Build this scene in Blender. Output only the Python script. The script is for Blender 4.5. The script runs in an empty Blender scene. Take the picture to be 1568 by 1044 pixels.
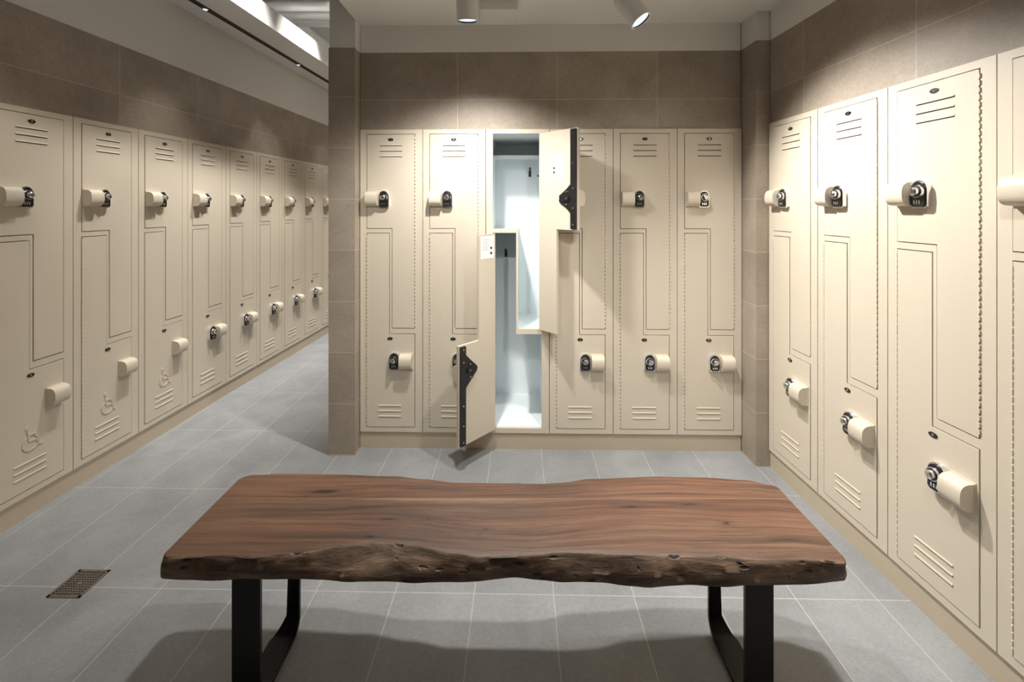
import bpy, bmesh, math, random
from mathutils import Vector, Matrix, noise
random.seed(4)
S=bpy.context.scene
S.view_settings.view_transform='Standard'
S.view_settings.look='None'
S.view_settings.exposure=0
S.view_settings.gamma=1
COL=S.collection

# ------------------------------------------------------------ materials
class NT:
    def __init__(s,name):
        s.mat=bpy.data.materials.new(name); s.mat.use_nodes=True
        s.t=s.mat.node_tree; s.b=s.t.nodes['Principled BSDF']
    def n(s,typ,**kw):
        nd=s.t.nodes.new(typ)
        for k,v in kw.items():
            if k.startswith('i_'):
                key=k[2:]; key=int(key) if key.isdigit() else key.replace('_',' ')
                s.put(nd.inputs[key],v)
            else: setattr(nd,k,v)
        return nd
    def put(s,inp,v):
        if isinstance(v,bpy.types.NodeSocket): s.t.links.new(v,inp)
        else: inp.default_value=v
    def math(s,op,a,b=0.0,c=0.0):
        nd=s.t.nodes.new('ShaderNodeMath'); nd.operation=op
        s.put(nd.inputs[0],a); s.put(nd.inputs[1],b); s.put(nd.inputs[2],c); return nd.outputs[0]
    def mix(s,f,a,b,mode='MIX'):
        nd=s.t.nodes.new('ShaderNodeMix'); nd.data_type='RGBA'; nd.blend_type=mode
        s.put(nd.inputs[0],f); s.put(nd.inputs[6],a); s.put(nd.inputs[7],b); return nd.outputs[2]
    def noise(s,vec,scale,detail=4,rough=.5,dist=0):
        nd=s.t.nodes.new('ShaderNodeTexNoise')
        if vec is not None: s.put(nd.inputs['Vector'],vec)
        nd.inputs['Scale'].default_value=scale; nd.inputs['Detail'].default_value=detail
        nd.inputs['Roughness'].default_value=rough; nd.inputs['Distortion'].default_value=dist
        return nd.outputs[0]
    def ramp(s,f,stops):
        nd=s.t.nodes.new('ShaderNodeValToRGB'); e=nd.color_ramp.elements
        while len(e)<len(stops): e.new(.5)
        for i,(p,c) in enumerate(stops):
            e[i].position=p; e[i].color=(*c,1) if len(c)==3 else c
        s.put(nd.inputs[0],f); return nd.outputs[0]
    def obj(s): return s.t.nodes.new('ShaderNodeTexCoord').outputs['Object']
    def bump(s,h,strength=.2,dist=.002):
        nd=s.t.nodes.new('ShaderNodeBump'); nd.inputs['Strength'].default_value=strength
        nd.inputs['Distance'].default_value=dist; s.put(nd.inputs['Height'],h)
        s.t.links.new(nd.outputs[0],s.b.inputs['Normal'])
    def comb(s,x,y,z):
        nd=s.t.nodes.new('ShaderNodeCombineXYZ')
        s.put(nd.inputs[0],x); s.put(nd.inputs[1],y); s.put(nd.inputs[2],z); return nd.outputs[0]
    def sep(s,v):
        nd=s.t.nodes.new('ShaderNodeSeparateXYZ'); s.put(nd.inputs[0],v); return nd.outputs

def simple(name,col,rough=.5,metal=0,var=.06,nscale=6,bump=0,emit=None,es=0,bscale=300):
    m=NT(name); o=m.obj()
    f=m.noise(o,nscale,3)
    c=m.mix(f,tuple(x*(1-var) for x in col)+(1,),tuple(min(1,x*(1+var)) for x in col)+(1,))
    m.put(m.b.inputs['Base Color'],c)
    m.b.inputs['Roughness'].default_value=rough; m.b.inputs['Metallic'].default_value=metal
    if bump: m.bump(m.noise(o,bscale,2),bump,.001)
    if emit:
        m.b.inputs['Emission Color'].default_value=(*emit,1); m.b.inputs['Emission Strength'].default_value=es
    return m.mat

def tilemat(name,mode,bw,bh,c1,c2,grout,offx=0,offy=0,rough=.5,mort=.0018):
    m=NT(name); o=m.obj(); x,y,z=m.sep(o)
    if mode=='wall': v=m.comb(m.math('ADD',x,offx),m.math('ADD',z,offy),0.0)
    elif mode=='col': v=m.comb(m.math('ADD',m.math('ADD',x,y),offx),m.math('ADD',z,offy),0.0)
    else: v=m.comb(m.math('ADD',x,offx),m.math('ADD',y,offy),0.0)
    br=m.n('ShaderNodeTexBrick',offset=0.0,squash=1.0)
    m.put(br.inputs['Vector'],v)
    br.inputs['Scale'].default_value=1; br.inputs['Mortar Size'].default_value=mort
    br.inputs['Mortar Smooth'].default_value=.1; br.inputs['Bias'].default_value=0
    br.inputs['Brick Width'].default_value=bw; br.inputs['Row Height'].default_value=bh
    br.inputs['Color1'].default_value=(.94,.94,.94,1); br.inputs['Color2'].default_value=(1.05,1.05,1.05,1)
    br.inputs['Mortar'].default_value=(1,1,1,1)
    big=m.noise(o,3.2,6,.62,.4); fine=m.noise(o,70,5,.7)
    f=m.math('ADD',m.math('MULTIPLY',big,.6),m.math('MULTIPLY',fine,.4))
    base=m.ramp(f,[(.36,c1),(.64,c2)])
    base=m.mix(1.0,base,br.outputs['Color'],'MULTIPLY')
    sp=m.ramp(m.noise(o,160,3,.6),[(.33,(.72,.72,.72)),(.42,(1,1,1))])
    base=m.mix(.7,base,sp,'MULTIPLY')
    col=m.mix(br.outputs['Fac'],base,(*grout,1))
    m.put(m.b.inputs['Base Color'],col)
    m.put(m.b.inputs['Roughness'],m.math('ADD',m.math('MULTIPLY',fine,.25),rough-.12))
    h=m.math('MULTIPLY',fine,.25)
    m.bump(h,.35,.0015)
    return m.mat

CREAM=simple('locker_paint',(.675,.60,.485),.40,0,.025,3,.08)
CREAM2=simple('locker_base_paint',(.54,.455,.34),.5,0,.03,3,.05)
DARK=simple('gap_dark',(.035,.028,.02),.8)
SLOT2=simple('louver_shade',(.30,.25,.18),.7)
BLACK=simple('black_plastic',(.012,.012,.013),.32,0,.1)
CHROME=simple('chrome',(.85,.85,.87),.16,1,.03)
WHITEIN=simple('locker_interior_paint',(.88,.94,.96),.38,0,.02,3,.04)
PAPER=simple('paper_label',(.88,.92,.96),.6)
WHITE=simple('white_wall_paint',(.84,.82,.785),.85,0,.03,2,.15)
FIXW=simple('fixture_white',(.75,.75,.73),.4)
PLEN=simple('plenum_paint',(.32,.32,.31),.9)
DUCT=simple('duct_metal',(.75,.76,.76),.45,.1)
STEEL=simple('black_steel',(.012,.011,.011),.38,.5,.2,20,.06)
GRATE=simple('drain_steel',(.26,.23,.205),.4,.9,.15,40)
LENS=simple('lamp_lens',(.9,.95,1),.3,0,.01,3,0,(.62,.80,1.0),1.1)
TC1=(.300,.250,.196); TC2=(.430,.367,.297); TG=(.58,.52,.44)
WT_BACK=tilemat('wall_tile_back','wall',.6,.3,TC1,TC2,TG,offx=-.59+.6*3,offy=-.003,rough=.5,mort=.0015)
WT_R=tilemat('wall_tile_right','wall',.6,.3,TC1,TC2,TG,offx=.33+.6*20,offy=-.003,rough=.5,mort=.0015)
WT_COL=tilemat('wall_tile_column','col',9.0,.3,TC1,TC2,TG,offx=4,offy=-.003,rough=.5,mort=.0015)
FLOOR=tilemat('floor_tile','floor',.3,.6,(.225,.234,.242),(.33,.340,.348),(.50,.49,.47),offx=12,offy=1.005+12,rough=.44,mort=.0015)

def woodmat():
    m=NT('walnut_acacia_top'); o=m.obj(); x,y,z=m.sep(o)
    side=m.math('GREATER_THAN',y,.069)
    uvn=m.t.nodes.new('ShaderNodeUVMap'); ux,uy,uz=m.sep(uvn.outputs[0])
    yb=m.math('MULTIPLY_ADD',uy,.45,m.math('MULTIPLY',y,.55))
    xo=m.math('MULTIPLY_ADD',side,3.7,x); yo=m.math('MULTIPLY_ADD',side,1.43,yb)
    low=m.noise(m.comb(m.math('MULTIPLY',xo,.9),m.math('MULTIPLY',yo,2.6),0.0),1.2,1.0,.4,.1)
    warp=m.math('MULTIPLY',m.math('SUBTRACT',low,.5),.14)
    gy=m.math('ADD',yo,warp)
    g1=m.noise(m.comb(m.math('MULTIPLY',xo,.9),m.math('MULTIPLY',gy,15),z),1,7,.66)
    g3=m.noise(m.comb(m.math('MULTIPLY',xo,1.6),m.math('MULTIPLY',gy,110),z),1,5,.65)
    g2=m.noise(m.comb(m.math('MULTIPLY',xo,10),m.math('MULTIPLY',gy,450),z),1,4,.7)
    f=m.math('ADD',m.math('MULTIPLY',g1,.62),m.math('ADD',m.math('MULTIPLY',g2,.22),m.math('MULTIPLY',g3,.20)))
    c=m.ramp(f,[(.40,(.018,.009,.005)),(.475,(.062,.030,.017)),(.55,(.125,.062,.035)),(.65,(.235,.135,.080))])
    patch=m.noise(m.comb(m.math('MULTIPLY',xo,1.3),m.math('MULTIPLY',yo,5),2.0),1.3,3)
    c=m.mix(m.math('MULTIPLY',m.ramp(patch,[(.42,(0,0,0)),(.62,(1,1,1))]),.50),c,m.mix(m.ramp(g3,[(.35,(0,0,0)),(.65,(1,1,1))]),(.075,.026,.013,1),(.215,.092,.048,1)))
    sap=m.math('MULTIPLY',m.ramp(m.math('MULTIPLY_ADD',x,-1.0,m.math('MULTIPLY',g1,.35)),[(.62,(0,0,0)),(1.0,(1,1,1))]),.40)
    c=m.mix(sap,c,m.mix(g3,(.12,.06,.035,1),(.32,.19,.12,1)))
    # knots and checks : elongated dark marks
    tot=None
    for (kx,ky,a,bb) in ((-.36,-.030,.045,.0075),(-.40,-.105,.020,.006),(-.235,-.03,.018,.005),(-.62,.105,.060,.016),(-.05,-.075,.012,.004),(.70,-.050,.014,.008),(.42,.03,.030,.005),(.62,.04,.05,.006)):
        dx=m.math('DIVIDE',m.math('SUBTRACT',x,kx),a); dy=m.math('DIVIDE',m.math('SUBTRACT',y,ky),bb)
        d=m.math('SQRT',m.math('ADD',m.math('MULTIPLY',dx,dx),m.math('MULTIPLY',dy,dy)))
        d=m.math('ADD',d,m.math('MULTIPLY',m.math('SUBTRACT',g3,.5),2.2))
        tot=d if tot is None else m.math('MINIMUM',tot,d)
    kmask=m.ramp(tot,[(.35,(1,1,1)),(.95,(0,0,0))])
    halo=m.ramp(m.math('MULTIPLY',tot,.25),[(.10,(1,1,1)),(.75,(0,0,0))])
    c=m.mix(m.math('MULTIPLY',halo,.45),c,(.045,.018,.010,1))
    c=m.mix(m.math('MULTIPLY',kmask,.92),c,(.008,.004,.003,1))
    crack=m.math('MULTIPLY',m.ramp(m.noise(m.comb(m.math('MULTIPLY',xo,4.5),m.math('MULTIPLY',gy,70),3.0),1,3,.7),[(.305,(1,1,1)),(.335,(0,0,0))]),.85)
    c=m.mix(crack,c,(.008,.005,.004,1))
    seam=m.math('LESS_THAN',m.math('ABSOLUTE',m.math('SUBTRACT',y,.069)),.0014)
    c=m.mix(m.math('MULTIPLY',seam,.6),c,(.34,.21,.13,1))
    m.put(m.b.inputs['Base Color'],c)
    m.put(m.b.inputs['Roughness'],m.math('MULTIPLY_ADD',g2,.25,.36))
    m.bump(m.math('SUBTRACT',m.math('ADD',g2,g3),m.math('MULTIPLY',m.math('ADD',crack,kmask),1.2)),.35,.0015)
    return m.mat
def barkmat():
    m=NT('live_edge'); o=m.obj(); x,y,z=m.sep(o)
    v=m.comb(m.math('MULTIPLY',x,2.6),m.math('MULTIPLY',y,6),m.math('MULTIPLY',z,16))
    a=m.noise(v,2.2,7,.65,.8)
    b=m.noise(m.comb(m.math('MULTIPLY',x,9),m.math('MULTIPLY',y,30),m.math('MULTIPLY',z,60)),1,5,.7)
    f=m.math('ADD',m.math('MULTIPLY',a,.7),m.math('MULTIPLY',b,.35))
    c=m.ramp(f,[(.36,(.030,.018,.011)),(.48,(.095,.057,.035)),(.60,(.19,.122,.078)),(.74,(.30,.205,.14))])
    vo=m.n('ShaderNodeTexVoronoi'); m.put(vo.inputs['Vector'],m.comb(m.math('MULTIPLY',x,16),0.0,m.math('MULTIPLY',z,55))); vo.inputs['Scale'].default_value=1
    pit=m.ramp(vo.outputs['Distance'],[(.14,(1,1,1)),(.28,(0,0,0))])
    gate=m.ramp(m.noise(o,14,2),[(.49,(0,0,0)),(.55,(1,1,1))])
    pm=m.math('MULTIPLY',pit,gate)
    c=m.mix(m.math('MULTIPLY',pm,.95),c,(.008,.005,.004,1))
    m.put(m.b.inputs['Base Color'],c); m.b.inputs['Roughness'].default_value=.55
    m.bump(m.math('SUBTRACT',f,pm),.9,.007)
    return m.mat
WOOD=woodmat(); BARK=barkmat()

# ------------------------------------------------------------ mesh builder
class MB:
    def __init__(s): s.bm=bmesh.new(); s.mats=[]; s.M=Matrix.Identity(4)
    def mi(s,m):
        if m not in s.mats: s.mats.append(m)
        return s.mats.index(m)
    def v(s,p): return s.bm.verts.new(s.M@Vector(p))
    def f(s,vs,m,smooth=False):
        try: fc=s.bm.faces.new(vs)
        except ValueError: return
        fc.material_index=s.mi(m); fc.smooth=smooth; return fc
    def box(s,x0,x1,y0,y1,z0,z1,m):
        a=[s.v(p) for p in ((x0,y0,z0),(x1,y0,z0),(x1,y1,z0),(x0,y1,z0),(x0,y0,z1),(x1,y0,z1),(x1,y1,z1),(x0,y1,z1))]
        for q in ((3,2,1,0),(4,5,6,7),(0,1,5,4),(1,2,6,5),(2,3,7,6),(3,0,4,7)): s.f([a[i] for i in q],m)
    def prism(s,pts,a0,a1,m,axis='y',smooth=False,cap=None):
        def P(p,a):
            if axis=='y': return (p[0],a,p[1])
            if axis=='x': return (a,p[0],p[1])
            return (p[0],p[1],a)
        A=[s.v(P(p,a0)) for p in pts]; B=[s.v(P(p,a1)) for p in pts]
        n=len(pts)
        s.f(A,cap or m); s.f(B[::-1],cap or m)
        for i in range(n): s.f([A[i],B[i],B[(i+1)%n],A[(i+1)%n]],m,smooth)
    def cone(s,c,axis,r0,r1,h,m,seg=20,cap=True,capm=None):
        ax=Vector(axis).normalized(); c=Vector(c)
        t=ax.orthogonal().normalized(); b=ax.cross(t)
        A=[];B=[]
        for i in range(seg):
            a=2*math.pi*i/seg; d=t*math.cos(a)+b*math.sin(a)
            A.append(s.v(c+d*r0)); B.append(s.v(c+ax*h+d*r1))
        for i in range(seg): s.f([A[i],A[(i+1)%seg],B[(i+1)%seg],B[i]],m,True)
        if cap: s.f(A[::-1],m); s.f(B,capm or m)
    def strip(s,pts,w,y0,y1,m):   # polyline in xz
        for (a,b) in zip(pts[:-1],pts[1:]):
            a=Vector(a);b=Vector(b); d=(b-a).normalized(); n=Vector((-d.y,d.x))*w/2
            s.prism([a-n,b-n,b+n,a+n],y0,y1,m)
    def mesh(s,name,angle=35):
        bmesh.ops.recalc_face_normals(s.bm,faces=s.bm.faces)
        me=bpy.data.meshes.new(name); s.bm.to_mesh(me); s.bm.free()
        for m in s.mats: me.materials.append(m)
        try: me.set_sharp_from_angle(angle=math.radians(angle))
        except Exception: pass
        return me
    def obj(s,name,parent=None,mat=None,angle=35):
        o=bpy.data.objects.new(name,s.mesh(name,angle)); COL.objects.link(o)
        if mat is not None: o.matrix_world=mat
        if parent: o.parent=parent
        return o
def empty(name,mat=None):
    o=bpy.data.objects.new(name,None); COL.objects.link(o); o.empty_display_size=.1
    if mat is not None: o.matrix_world=mat
    return o

# ------------------------------------------------------------ frames
def frame(x,y,dx,dy): return Matrix.Translation((x,y,0))@Matrix.Rotation(math.atan2(dy,dx),4,'Z')
W=.381
MBK=frame(-.919,2.707,2.286,-.043)
MR=frame(1.4382,2.508,.035,-1)
def LX(Y): return -2.386+.0525*Y
ML=frame(LX(2.312),2.312,.0525,1)
TOP=1.923; TILE=2.39; CEIL=2.555; ROOF=3.35
D=.5

# ------------------------------------------------------------ locker parts
UD=[(.0445,1.8935),(.3315,1.8935),(.3315,.7285),(.1975,.7285),(.1975,1.3285),(.0445,1.3285)]
LD=[(.0445,1.2975),(.1785,1.2975),(.1785,.6905),(.3315,.6905),(.3315,.1325),(.0445,.1325)]
def handle(b,u0,u1,zc):
    pts=[]
    H=.044; P=.050
    n=14
    pts.append((-.001,zc-H))
    for i in range(n+1):
        a=-math.pi/2+math.pi*i/n
        pts.append((-.004-(P)*abs(math.cos(a))**.6, zc+H*math.copysign(abs(math.sin(a))**.75,math.sin(a))))
    pts.append((-.001,zc+H))
    b.prism(pts,u0,u1,CREAM,'x',smooth=True)
    b.prism([( -.001,zc-H-.004),(-.006,zc-H-.004),(-.006,zc+H+.004),(-.001,zc+H+.004)],u0-.002,u1+.002,CREAM,'x')
def lock(b,uc,zc,flip=1):
    def rr(w,h,n=12):
        p=[]
        for i in range(n+1):
            a=math.pi*i/n; p.append((uc+w*math.cos(a),zc+.014+ (h-.014)*math.sin(a)))
        p+= [(uc-w,zc-h+.008),(uc-w+.008,zc-h),(uc+w-.008,zc-h),(uc+w,zc-h+.008)]
        return p
    b.prism(rr(.031,.050),-.022,-.001,CHROME,'y',smooth=True)
    b.prism(rr(.0255,.0445),-.027,-.0215,BLACK,'y',smooth=True)
    kc=zc+.010; ku=uc+.002*flip
    # dial : chrome collar, black face, domed chrome knob
    b.cone((ku,-.027,kc),(0,-1,0),.024,.022,.008,CHROME,seg=26)
    b.cone((ku,-.035,kc),(0,-1,0),.0195,.0190,.002,BLACK,seg=26)
    b.cone((ku,-.037,kc),(0,-1,0),.0155,.0145,.010,CHROME,seg=26)
    b.cone((ku,-.047,kc),(0,-1,0),.0145,.009,.004,CHROME,seg=26)
    b.box(ku-.0025,ku+.0025,-.053,-.049,kc-.010,kc+.010,CHROME)
    for i in range(3):
        b.box(uc-.014+i*.010,uc-.008+i*.010,-.0285,-.026,zc-.035,zc-.022,CHROME)
def plate(b,uc,zc):
    pts=[(uc+.016*math.cos(a),zc+.0085*math.sin(a)) for a in [2*math.pi*i/20 for i in range(20)]]
    b.prism(pts,-.0045,-.001,BLACK)
    b.cone((uc,-.0045,zc),(0,-1,0),.0045,.004,.001,CHROME,seg=10)
def louv(b,u0,u1,zs,dk):
    for z in zs:
        b.prism([(-.001,z+.009),(-.0055,z+.001),(-.001,z+.001)],u0,u1,CREAM,'x')
        b.box(u0,u1,-.0030,-.001,z-.0026,z+.0008,dk)  # darker strip painted in for the shadow under each louver hood
def hinge(b,u,z0,z1):
    z=z0+.01
    while z<z1-.02:
        b.box(u-.0022,u+.0022,-.0045,.002,z,z+.014,CREAM); z+=.0225
def upper_face(b):
    b.prism(UD,-.002,.016,CREAM)
    plate(b,.188,1.862); louv(b,.121,.257,(1.826,1.793,1.760),DARK)
    handle(b,.046,.117,1.505); lock(b,.150,1.503)
def wheelchair(b,uc,zc,r=.034):
    y0,y1=-.0050,-.001
    N=22
    ring=[(uc+r*math.cos(a),zc+r*math.sin(a)) for a in [math.radians(115+ (305)*i/N) for i in range(N+1)]]
    b.strip(ring,.006,y0,y1,CREAM)
    b.strip([(uc-.012,zc+.058),(uc-.006,zc+.010),(uc+.026,zc+.008),(uc+.040,zc-.026),(uc+.052,zc-.020)],.007,y0,y1,CREAM)
    b.strip([(uc-.010,zc+.040),(uc+.020,zc+.036)],.006,y0,y1,CREAM)
    b.cone((uc-.012,-.001,zc+.074),(0,-1,0),.011,.010,.004,CREAM,seg=14)
def lower_face(b,acc=False):
    b.prism(LD,-.002,.016,CREAM)
    plate(b,.184,.664); louv(b,.114,.252,(.258,.226,.194),SLOT2)
    handle(b,.248,.322,.531)
    if acc: wheelchair(b,.183,.345)
    else: lock(b,.213,.533,-1)
def cab_frame(b):
    u0,u1=.0018,W-.0018
    y0,y1=0,.02
    b.box(u0,u1,y0,y1,1.897,TOP,CREAM); b.box(u0,u1,y0,y1,.10,.129,CREAM)
    b.box(u0,.041,y0,y1,.129,1.897,CREAM); b.box(.335,u1,y0,y1,.129,1.897,CREAM)
    b.box(.041,.194,y0,y1,1.301,1.325,CREAM)
    b.box(.182,.194,y0,y1,.694,1.301,CREAM)
    b.box(.194,.335,y0,y1,.694,.725,CREAM); 
def closed_mesh(acc):
    b=MB(); cab_frame(b)
    b.box(.0018,W-.0018,.0202,D,.10,TOP,DARK)
    upper_face(b); lower_face(b,acc)
    hinge(b,.3335,.73,1.893); hinge(b,.0425,.133,1.297)
    return b.mesh('locker_mesh')
ME=closed_mesh(False); MEA=closed_mesh(True)
def put(me,name,M,k):
    o=bpy.data.objects.new(name,me); COL.objects.link(o)
    o.matrix_world=M@Matrix.Translation((k*W,0,0)); return o
for k in range(6):
    if k!=2: put(ME,'locker',MBK,k)
NRt=11
for k in range(0,NRt): put(ME,'locker',MR,k)
for k in range(-11,13):
    put(MEA if -2<k<2 else ME,'locker',ML,k)

# open locker
OM=MBK@Matrix.Translation((2*W,0,0))
ol=empty('open_locker',OM)
b=MB(); cab_frame(b)
t=.003; ua,ub=.030,.346
b.box(ua-t,ua,.0202,D,.10,TOP,WHITEIN); b.box(ub,ub+t,.0202,D,.10,TOP,WHITEIN)
b.box(ua-t,ub+t,D,D+.004,.10,TOP,WHITEIN)
b.box(ua,ub,.0202,D,.10,.128,WHITEIN); b.box(ua,ub,.0202,D,1.898,TOP,WHITEIN)
b.box(ua,.194,.0202,D,1.303,1.309,WHITEIN); b.box(.186,.192,.0202,D,.706,1.303,WHITEIN); b.box(.186,ub,.0202,D,.700,.706,WHITEIN)
b.box(ua,ub,.24,D,1.790,1.794,WHITEIN); b.box(ua,ub,.24,.244,1.775,1.79,WHITEIN)
def hook(u,z,y=D):
    b.box(u-.009,u+.009,y-.004,y,z-.03,z+.015,BLACK)
    b.cone((u,y-.004,z+.005),(0,-1,.35),.0055,.0045,.05,BLACK,seg=10)
    b.cone((u,y-.05,z+.02),(0,-.4,1),.006,.006,.012,BLACK,seg=10)
    b.cone((u,y-.004,z-.018),(0,-1,.1),.005,.005,.03,BLACK,seg=10)
hook(.275,1.70); hook(.105,1.13)
b.cone((ub,.25,1.66),(-1,0,0),.006,.005,.03,BLACK,seg=10)
for z in (.2,.45,.8,1.0,1.2,1.45,1.7): # hinge screws
    b.cone((ub,.03,z),(-1,0,0),.003,.003,.001,CHROME,seg=8); b.cone((ua,.03,z),(1,0,0),.003,.003,.001,CHROME,seg=8)
o=b.obj('cabinet'); o.parent=ol
def door(name,fn,pu,ang,inner):
    b=MB(); fn(b); inner(b)
    o=b.obj(name); o.parent=ol
    P=Matrix.Translation((pu,-.006,0))
    o.matrix_local=P@Matrix.Rotation(math.radians(ang),4,'Z')@P.inverted()
def in_up(b):
    b.box(.050,.086,.016,.030,1.335,1.888,BLACK)
    b.prism([(.086,1.585),(.12,1.555),(.170,1.520),(.170,1.485),(.12,1.455),(.086,1.42)],.016,.026,BLACK)
    b.box(.095,.14,.026,.034,1.49,1.515,BLACK)
    for z in (1.36,1.45,1.56,1.7,1.865): b.cone((.068,.030,z),(0,1,0),.0045,.004,.0015,CHROME,seg=10)
    for z in (1.505,1.54,1.47): b.cone((.115,.026,z),(0,1,0),.004,.0035,.009,CHROME,seg=10)
    b.box(.145,.235,.016,.0168,1.62,1.75,PAPER)
    for i in range(6): b.box(.155,.20,.0168,.0171,1.73-i*.012,1.7315-i*.012,SLOT2)
    b.cone((.215,.0168,1.68),(0,1,0),.007,.007,.0005,BLACK,seg=12); b.cone((.215,.0168,1.655),(0,1,0),.007,.007,.0005,BLACK,seg=12)
def in_lo(b):
    b.box(.290,.326,.016,.030,.140,.686,BLACK)
    b.prism([(.290,.64),(.25,.60),(.205,.560),(.198,.545),(.205,.530),(.25,.49),(.290,.45)],.016,.026,BLACK)
    b.box(.235,.28,.026,.034,.535,.56,BLACK)
    for z in (.16,.25,.36,.6,.67): b.cone((.308,.030,z),(0,1,0),.0045,.004,.0015,CHROME,seg=10)
    for z in (.51,.545,.58): b.cone((.26,.026,z),(0,1,0),.004,.0035,.009,CHROME,seg=10)
    b.box(.055,.165,.016,.0168,1.155,1.285,PAPER)
    for i in range(6): b.box(.10,.15,.0168,.0171,1.265-i*.012,1.2665-i*.012,SLOT2)
    b.cone((.08,.0168,1.215),(0,1,0),.008,.008,.0005,BLACK,seg=12); b.cone((.08,.0168,1.185),(0,1,0),.008,.008,.0005,BLACK,seg=12)
door('upper_door',upper_face,.3335,135,in_up)
door('lower_door',lower_face,.0425,-131,in_lo)

# ------------------------------------------------------------ shell
def wallobj(name,M,u0,u1,prof,mat):
    b=MB(); b.prism(prof,u0,u1,mat,'x'); return b.obj(name,mat=M)
prof=[(.010,TOP+.001),(.010,TILE),(D+.11,TILE),(D+.11,0),(D+.01,0),(D+.01,TOP+.001)]
wallobj('wall_right',MR,0,NRt*W+.3,prof,WT_R)
wallobj('wall_left',ML,-11*W-.1,13*W+.3,prof,WT_R)
wallobj('wall_back',MBK,0,6*W-.002,prof,WT_BACK)
b=MB(); b.box(0,NRt*W+.3,.011,D+.11,TILE,CEIL,WHITE); b.obj('wall_right_upper',mat=MR)
b=MB(); b.box(-11*W-.1,13*W+.3,.011,D+.11,TILE,ROOF,WHITE); b.obj('wall_left_upper',mat=ML)
b=MB(); b.box(0,6*W-.002,.011,D+.11,TILE,CEIL,WHITE); b.obj('wall_back_upper',mat=MBK)
def base(name,M,u0,u1):
    b=MB(); b.box(u0,u1,.008,D,0,.0985,CREAM2); b.obj(name,mat=M)
base('baseboard_back',MBK,0,6*W-.002); base('baseboard_right',MR,0,NRt*W+.2); base('baseboard_left',ML,-11*W,13*W+.2)
b=MB(); b.box(-1.077,-.9215,2.629,7.55,0,TILE,WT_COL); b.obj('wall_partition')
b=MB(); b.box(-1.072,-.9215,2.632,7.55,TILE,ROOF,WHITE); b.obj('wall_partition_upper')
cp=[(1.3685,2.512),(1.437,2.512),(2.0,2.54),(2.0,3.3),(1.384,3.3),(1.3688,2.66)]
b=MB(); b.prism(cp,0,TILE,WT_COL,'z'); b.obj('wall_column')
cp2=[(1.3695,2.515),(1.437,2.515),(2.0,2.54),(2.0,3.3),(1.384,3.3),(1.3698,2.66)]
b=MB(); b.prism(cp2,TILE,CEIL,WHITE,'z'); b.obj('wall_column_upper')
b=MB(); b.box(-3.1,-.9,7.56,7.66,0,ROOF,WT_COL); b.obj('wall_corridor_end')
b=MB(); b.box(-3.3,2.3,-2.2,-2.1,0,ROOF,WHITE); b.obj('wall_behind')
MF=Matrix.Translation((.176,2.69,0))@Matrix.Rotation(math.radians(-1.08),4,'Z')
b=MB(); b.box(-3.6,2.3,-5,5.2,-.1,0,FLOOR); b.obj('floor',mat=MF)
b=MB(); b.box(-.9215,2.3,-2.1,3.3,CEIL,CEIL+.12,WHITE); b.obj('ceiling')
b=MB(); b.box(-3.4,2.3,-2.2,7.72,ROOF,ROOF+.1,PLEN); b.obj('ceiling_plenum')
b=MB(); b.box(-11*W,13*W,-.10,.010,2.80,2.86,WHITE); b.obj('ceiling_soffit',mat=ML)
b=MB(); b.box(-11*W,13*W,-.55,-.27,2.70,2.84,WHITE)
b.box(-11*W,13*W,-.34,-.305,2.693,2.702,DARK); b.obj('ceiling_beam',mat=ML)
for yy in (3.66,3.82,3.98):
    b=MB(); b.cone((-2.02,yy,3.10),(1,0,0),.045,.045,.945,DUCT,seg=20)
    b.box(-1.5,-1.48,yy-.01,yy+.01,3.10,ROOF,DUCT); b.obj('duct_pipe')
b=MB(); b.box(-.17,.03,2.38,2.56,2.505,CEIL,FIXW); b.obj('trim_ceiling_box')

# ------------------------------------------------------------ spotlights
def addspot(e,d,q,power,ang,blend,col,rad,off=.012):
    ld=bpy.data.lights.new('lamp','SPOT'); ld.energy=power; ld.spot_size=math.radians(ang); ld.spot_blend=blend
    ld.color=col; ld.shadow_soft_size=rad
    lo=bpy.data.objects.new('lamp',ld); COL.objects.link(lo); lo.parent=e
    lo.matrix_local=Matrix.Translation(d*off)@q
NEUT=(1,.97,.92)
def spotlight(pos,target,mount,power,ang=110,blend=1.0,col=NEUT,r=.052,L=.15,rad=.035):
    pos=Vector(pos); d=(Vector(target)-pos).normalized()
    e=empty('spotlight',Matrix.Translation(pos))
    b=MB()
    q=d.to_track_quat('-Z','Y').to_matrix().to_4x4(); b.M=q
    b.cone((0,0,0),(0,0,1),r,r*.98,L,FIXW,seg=36,cap=False)
    b.cone((0,0,L),(0,0,1),r*.98,r*.8,.012,FIXW,seg=36)
    b.cone((0,0,0),(0,0,1),r*.9,r*.86,.02,BLACK,seg=36,cap=False)
    N=36
    A=[b.v((r*math.cos(2*math.pi*i/N),r*math.sin(2*math.pi*i/N),0)) for i in range(N)]
    B=[b.v((r*.9*math.cos(2*math.pi*i/N),r*.9*math.sin(2*math.pi*i/N),0)) for i in range(N)]
    for i in range(N): b.f([A[i],A[(i+1)%N],B[(i+1)%N],B[i]],FIXW)
    C=[b.v((r*.88*math.cos(2*math.pi*i/N),r*.88*math.sin(2*math.pi*i/N),.008)) for i in range(N)]
    b.f(C,LENS)
    b.M=Matrix.Identity(4)
    c=-d*(L*.75)
    h=mount-pos.z-c.z
    b.cone((c.x,c.y,c.z),(0,0,1),.012,.012,h,FIXW,seg=12)
    b.box(c.x-.018,c.x+.018,c.y-.06,c.y+.06,c.z+h-.03,c.z+h,FIXW)
    o=b.obj('lamp_head'); o.parent=e
    addspot(e,d,q,power,ang,blend,col,rad)
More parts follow.
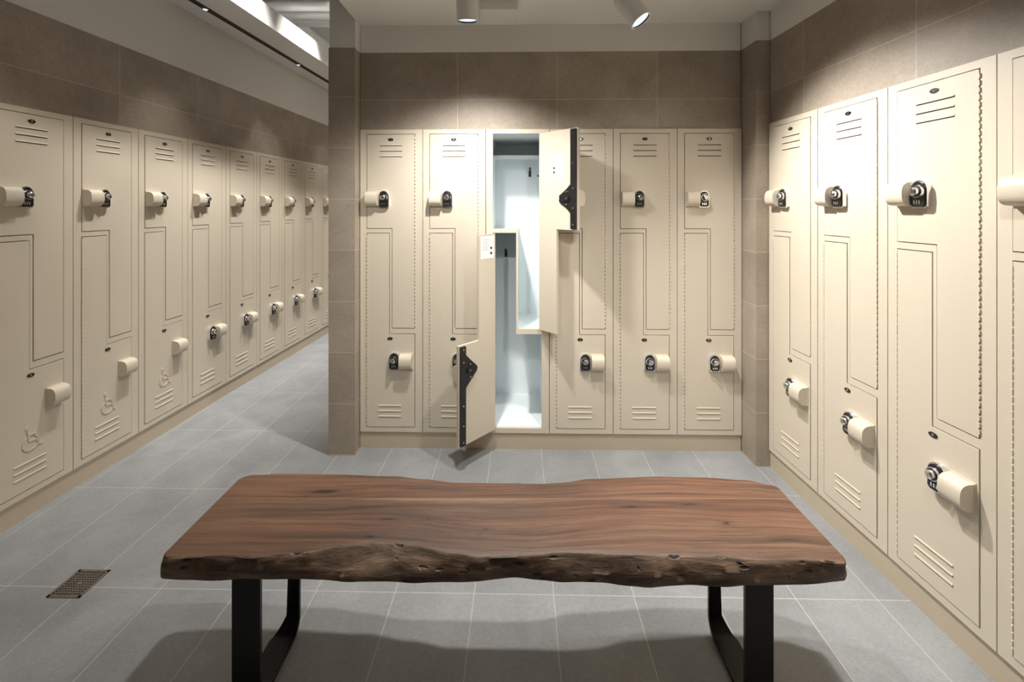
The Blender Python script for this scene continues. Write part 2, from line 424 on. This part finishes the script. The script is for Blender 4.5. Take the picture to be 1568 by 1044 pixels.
def downlight(pos,target,power,ang,col=NEUT,rad=.04,blend=.9,s=1):
    pos=Vector(pos); d=(Vector(target)-pos).normalized()
    e=empty('recessed_downlight',Matrix.Translation(pos))
    b=MB(); b.cone((0,0,-.004),(0,0,1),.055*s,.055*s,.0035,FIXW,seg=32)
    b.cone((0,0,-.006),(0,0,1),.042*s,.042*s,.002,LENS,seg=32)
    o=b.obj('trim_ring'); o.parent=e
    addspot(e,d,d.to_track_quat('-Z','Y').to_matrix().to_4x4(),power,ang,blend,col,rad,.025)
CM=CEIL-.0205
spotlight((-.21,2.12,2.335),(-.19,2.45,.6),CM,122,126)
spotlight((.605,2.10,2.330),(1.42,1.78,1.05),CM,165,95)
spotlight((.48,1.72,2.34),(.30,1.68,0),CM,100,104)
spotlight((.70,.75,2.34),(1.55,.98,.95),CM,36,90)
spotlight((-.45,.15,2.34),(-.50,2.7,1.10),CM,72,48)  # added fill lamp out of view, brightens the back lockers from the front
spotlight((.45,.15,2.34),(.75,2.7,1.05),CM,72,48)  # second added fill lamp, also out of view, for the right-hand back lockers
b=MB(); b.box(-.47,-.43,-1.0,.9,CEIL-.02,CEIL,FIXW); b.box(.43,.47,-1.0,.9,CEIL-.02,CEIL,FIXW)
b.box(-.225,-.195,1.2,2.3,CEIL-.02,CEIL,FIXW); b.box(.46,.62,1.2,2.3,CEIL-.02,CEIL,FIXW); b.obj('trim_track_rail')
# left beam downlights inside the slot (wide, low: they wash the doors, not the tile)
for Y,p in ((.6,9),(1.7,16),(2.8,22),(3.9,22),(5.0,22),(6.1,22)):
    downlight((LX(Y)+.322,Y,2.693),(LX(Y)+.30,Y+.1,.3),p,75,s=.3,rad=.03,blend=1.0)
# high-level lamps over the corridor
for Y,p,tz in ((1.9,55,1.05),(2.75,160,1.2),(3.45,190,1.2),(4.5,190,1.15),(5.6,190,1.15)):
    downlight((-1.30,Y,ROOF),(LX(Y),Y+.15,tz),p,58,blend=1.0)
for Y,p in ((4.3,170),(5.6,170)):
    downlight((-1.45,Y,ROOF),(-1.55,Y+.1,0),p,70)

# ------------------------------------------------------------ bench
def px(x,y,z):
    Y=(1.46-z)*686/(y-316); return ((x-784)*Y/686,Y)
ZT,ZB=.47,.405
front=[px(x,y,ZT) for x,y in ((246,853),(300,852),(380,852),(450,848),(520,838),(580,832),(630,835),(690,846),(740,852),(790,852),(850,847),(920,848),(1000,850),(1080,852),(1160,856),(1230,856),(1282,860))]
back=[px(x,y,ZT) for x,y in ((368,730),(390,726),(430,724),(520,725),(600,728),(650,733),(700,738),(760,739),(820,739),(860,738),(905,732),(1000,729),(1080,730),(1140,734),(1182,741))]
fbot=[px(x,y,ZB) for x,y in ((243,888),(330,889),(440,890),(560,894),(700,893),(790,891),(900,893),(1000,899),(1120,900),(1220,898),(1291,892))]
def interp(tab,x):
    if x<=tab[0][0]: return tab[0][1]
    for (a,b) in zip(tab[:-1],tab[1:]):
        if x<=b[0]:
            t=(x-a[0])/(b[0]-a[0]); t=t*t*(3-2*t); return a[1]+(b[1]-a[1])*t
    return tab[-1][1]
BY=1.45
bench=empty('live_edge_bench',Matrix.Translation((-.03,BY,0)))
b=MB(); bm=b.bm
uvd={}
NX=300; xl,xr=-.992,.937
rings=[]
for i in range(NX+1):
    s=i/NX; x=xl+(xr-xl)*s
    yf=interp(front,x); yb=interp(back,x); yfb=interp(fbot,x)
    ed=min(s,1-s)
    rc=.014*max(0,1-ed/.008)**2
    yf+=rc; yb-=rc; yfb+=rc*.6
    nz=lambda k,sc,a: a*noise.noise(Vector((x*sc,k*3.1,7.7)))
    yf+=nz(1,9,.006)+nz(6,30,.0015); yb+=nz(2,7,.005); yfb+=nz(3,8,.008)
    r=[]
    zl=nz(4,6,.005)+nz(5,17,.003)
    r.append((yfb+.012,ZB+zl,1))
    r.append((yfb+.002,ZB+.004+zl,1))
    for j,tt in enumerate((.2,.4,.6,.8)):
        yy=yfb+(yf-yfb)*tt**1.25+ .007*noise.noise(Vector((x*14,j*1.3,2)))+.0035*noise.noise(Vector((x*45,j*2.3,2)))
        zz=ZB+.006+(ZT-ZB-.010)*tt+.002*noise.noise(Vector((x*20,j*1.7,5)))
        r.append((yy-.004*math.sin(math.pi*tt),zz,1))
    r.append((yf-.001,ZT-.003,1))
    r.append((yf+.004,ZT,0))
    M=14
    for j in range(1,M): r.append((yf+(yb-yf)*j/M,ZT+.0006*noise.noise(Vector((x*5,j*.8,1))),0))
    r.append((yb-.004,ZT,0)); r.append((yb+.001,ZT-.004,1))
    for j,tt in enumerate((.3,.6,.9)):
        r.append((yb-.03*tt+.005*noise.noise(Vector((x*14,j*2+20,2))),ZT-.006-(ZT-ZB-.010)*tt,1))
    r.append((yb-.04,ZB,1))
    for j in (.7,.45,.2): r.append((yfb+.012+(yb-.04-yfb-.012)*j,ZB,0))
    lean=.010*((x-(xl+xr)/2)/(xr-xl)*2)
    row=[]
    for p in r:
        vv=b.v((x+.03+(lean*(ZT-p[1])/.065 if ed<.02 else 0),p[0]-BY,p[1]))
        tt=(p[0]-yf)/(yb-yf)
        uvd[vv]=(x,(tt-.5)*.34)
        row.append((vv,p[2]))
    rings.append(row)
K=len(rings[0])
for i in range(NX):
    for j in range(K):
        a,bb=rings[i][j],rings[i][(j+1)%K]; c,d=rings[i+1][(j+1)%K],rings[i+1][j]
        m=BARK if (a[1] or bb[1]) else WOOD
        b.f([a[0],bb[0],c[0],d[0]],m,True)
b.f([v[0] for v in rings[0]],BARK); b.f([v[0] for v in rings[-1]][::-1],BARK)
uvl=bm.loops.layers.uv.new('UVMap')
for f in bm.faces:
    for l in f.loops: l[uvl].uv=uvd[l.vert]
o=b.obj('seat_slab',angle=50); o.parent=bench
def uleg(name,sgn):
    b=MB()
    path=[]
    yF,yR=1.305,1.545
    RF,RR=.07,.05
    path.append((yF,ZB,.082)); path.append((yF,RF+.02,.082))
    for i in range(1,9):
        a=math.pi+ (math.pi/2)*i/8
        path.append((yF+RF+RF*math.cos(a), .006+RF+RF*math.sin(a),.082))
    for i in range(0,9):
        a=-math.pi/2+(math.pi/2)*i/8
        path.append((yR-RR+RR*math.cos(a), .006+RR+RR*math.sin(a),.078-.034*i/8))
    path.append((yR,ZB,.032))
    xc=sgn; th=.011; prev=None; n=len(path)
    for i,(y,z,w) in enumerate(path):
        a=Vector(path[max(0,i-1)][:2]); c=Vector(path[min(n-1,i+1)][:2]); d=(c-a).normalized(); nn=Vector((-d.y,d.x))*th/2
        inner=-.041 if xc>0 else .041
        x_in=xc+inner; x_out=x_in+(w if xc>0 else -w)
        cur=[b.v((x_in+.03,y+nn.x-BY,z+nn.y)),b.v((x_out+.03,y+nn.x-BY,z+nn.y)),b.v((x_out+.03,y-nn.x-BY,z-nn.y)),b.v((x_in+.03,y-nn.x-BY,z-nn.y))]
        if prev:
            for k in range(4): b.f([prev[k],prev[(k+1)%4],cur[(k+1)%4],cur[k]],STEEL,True)
        else: b.f(cur,STEEL)
        prev=cur
    b.f(prev,STEEL)
    b.box(xc-.05+.03,xc+.05+.03,yF-.02-BY,yR+.02-BY,ZB-.006,ZB+.006,STEEL)
    o=b.obj(name,angle=40); o.parent=bench
uleg('leg_left',-.772); uleg('leg_right',.718)

# ------------------------------------------------------------ floor drain
b=MB(); hw=.064
b.box(-hw,hw,-hw,-hw+.010,0,.003,GRATE); b.box(-hw,hw,hw-.010,hw,0,.003,GRATE)
b.box(-hw,-hw+.010,-hw,hw,0,.003,GRATE); b.box(hw-.010,hw,-hw,hw,0,.003,GRATE)
b.box(-hw+.009,hw-.009,-hw+.009,hw-.009,0.0,.0006,DARK)
for i in range(1,10):
    c=-hw+.010+i*.0108
    b.box(c-.0022,c+.0022,-hw+.01,hw-.01,.0006,.0026,GRATE); b.box(-hw+.01,hw-.01,c-.0022,c+.0022,.0006,.0027,GRATE)
b.cone((0,0,.0027),(0,0,1),.008,.007,.001,GRATE,seg=12)
b.obj('floor_drain',mat=Matrix.Translation((-1.675,1.735,0))@Matrix.Rotation(math.radians(-1.08),4,'Z'))

# ------------------------------------------------------------ world + camera
w=bpy.data.worlds.new('world'); S.world=w; w.use_nodes=True
w.node_tree.nodes['Background'].inputs[0].default_value=(.6,.65,.7,1); w.node_tree.nodes['Background'].inputs[1].default_value=.2
cam=bpy.data.cameras.new('camera'); co=bpy.data.objects.new('camera',cam); COL.objects.link(co)
co.location=(0,0,1.46); co.rotation_euler=(math.pi/2,0,0)
cam.sensor_width=36; cam.lens=36*686/1568; cam.shift_y=-206/1568; cam.clip_start=.02
S.camera=co
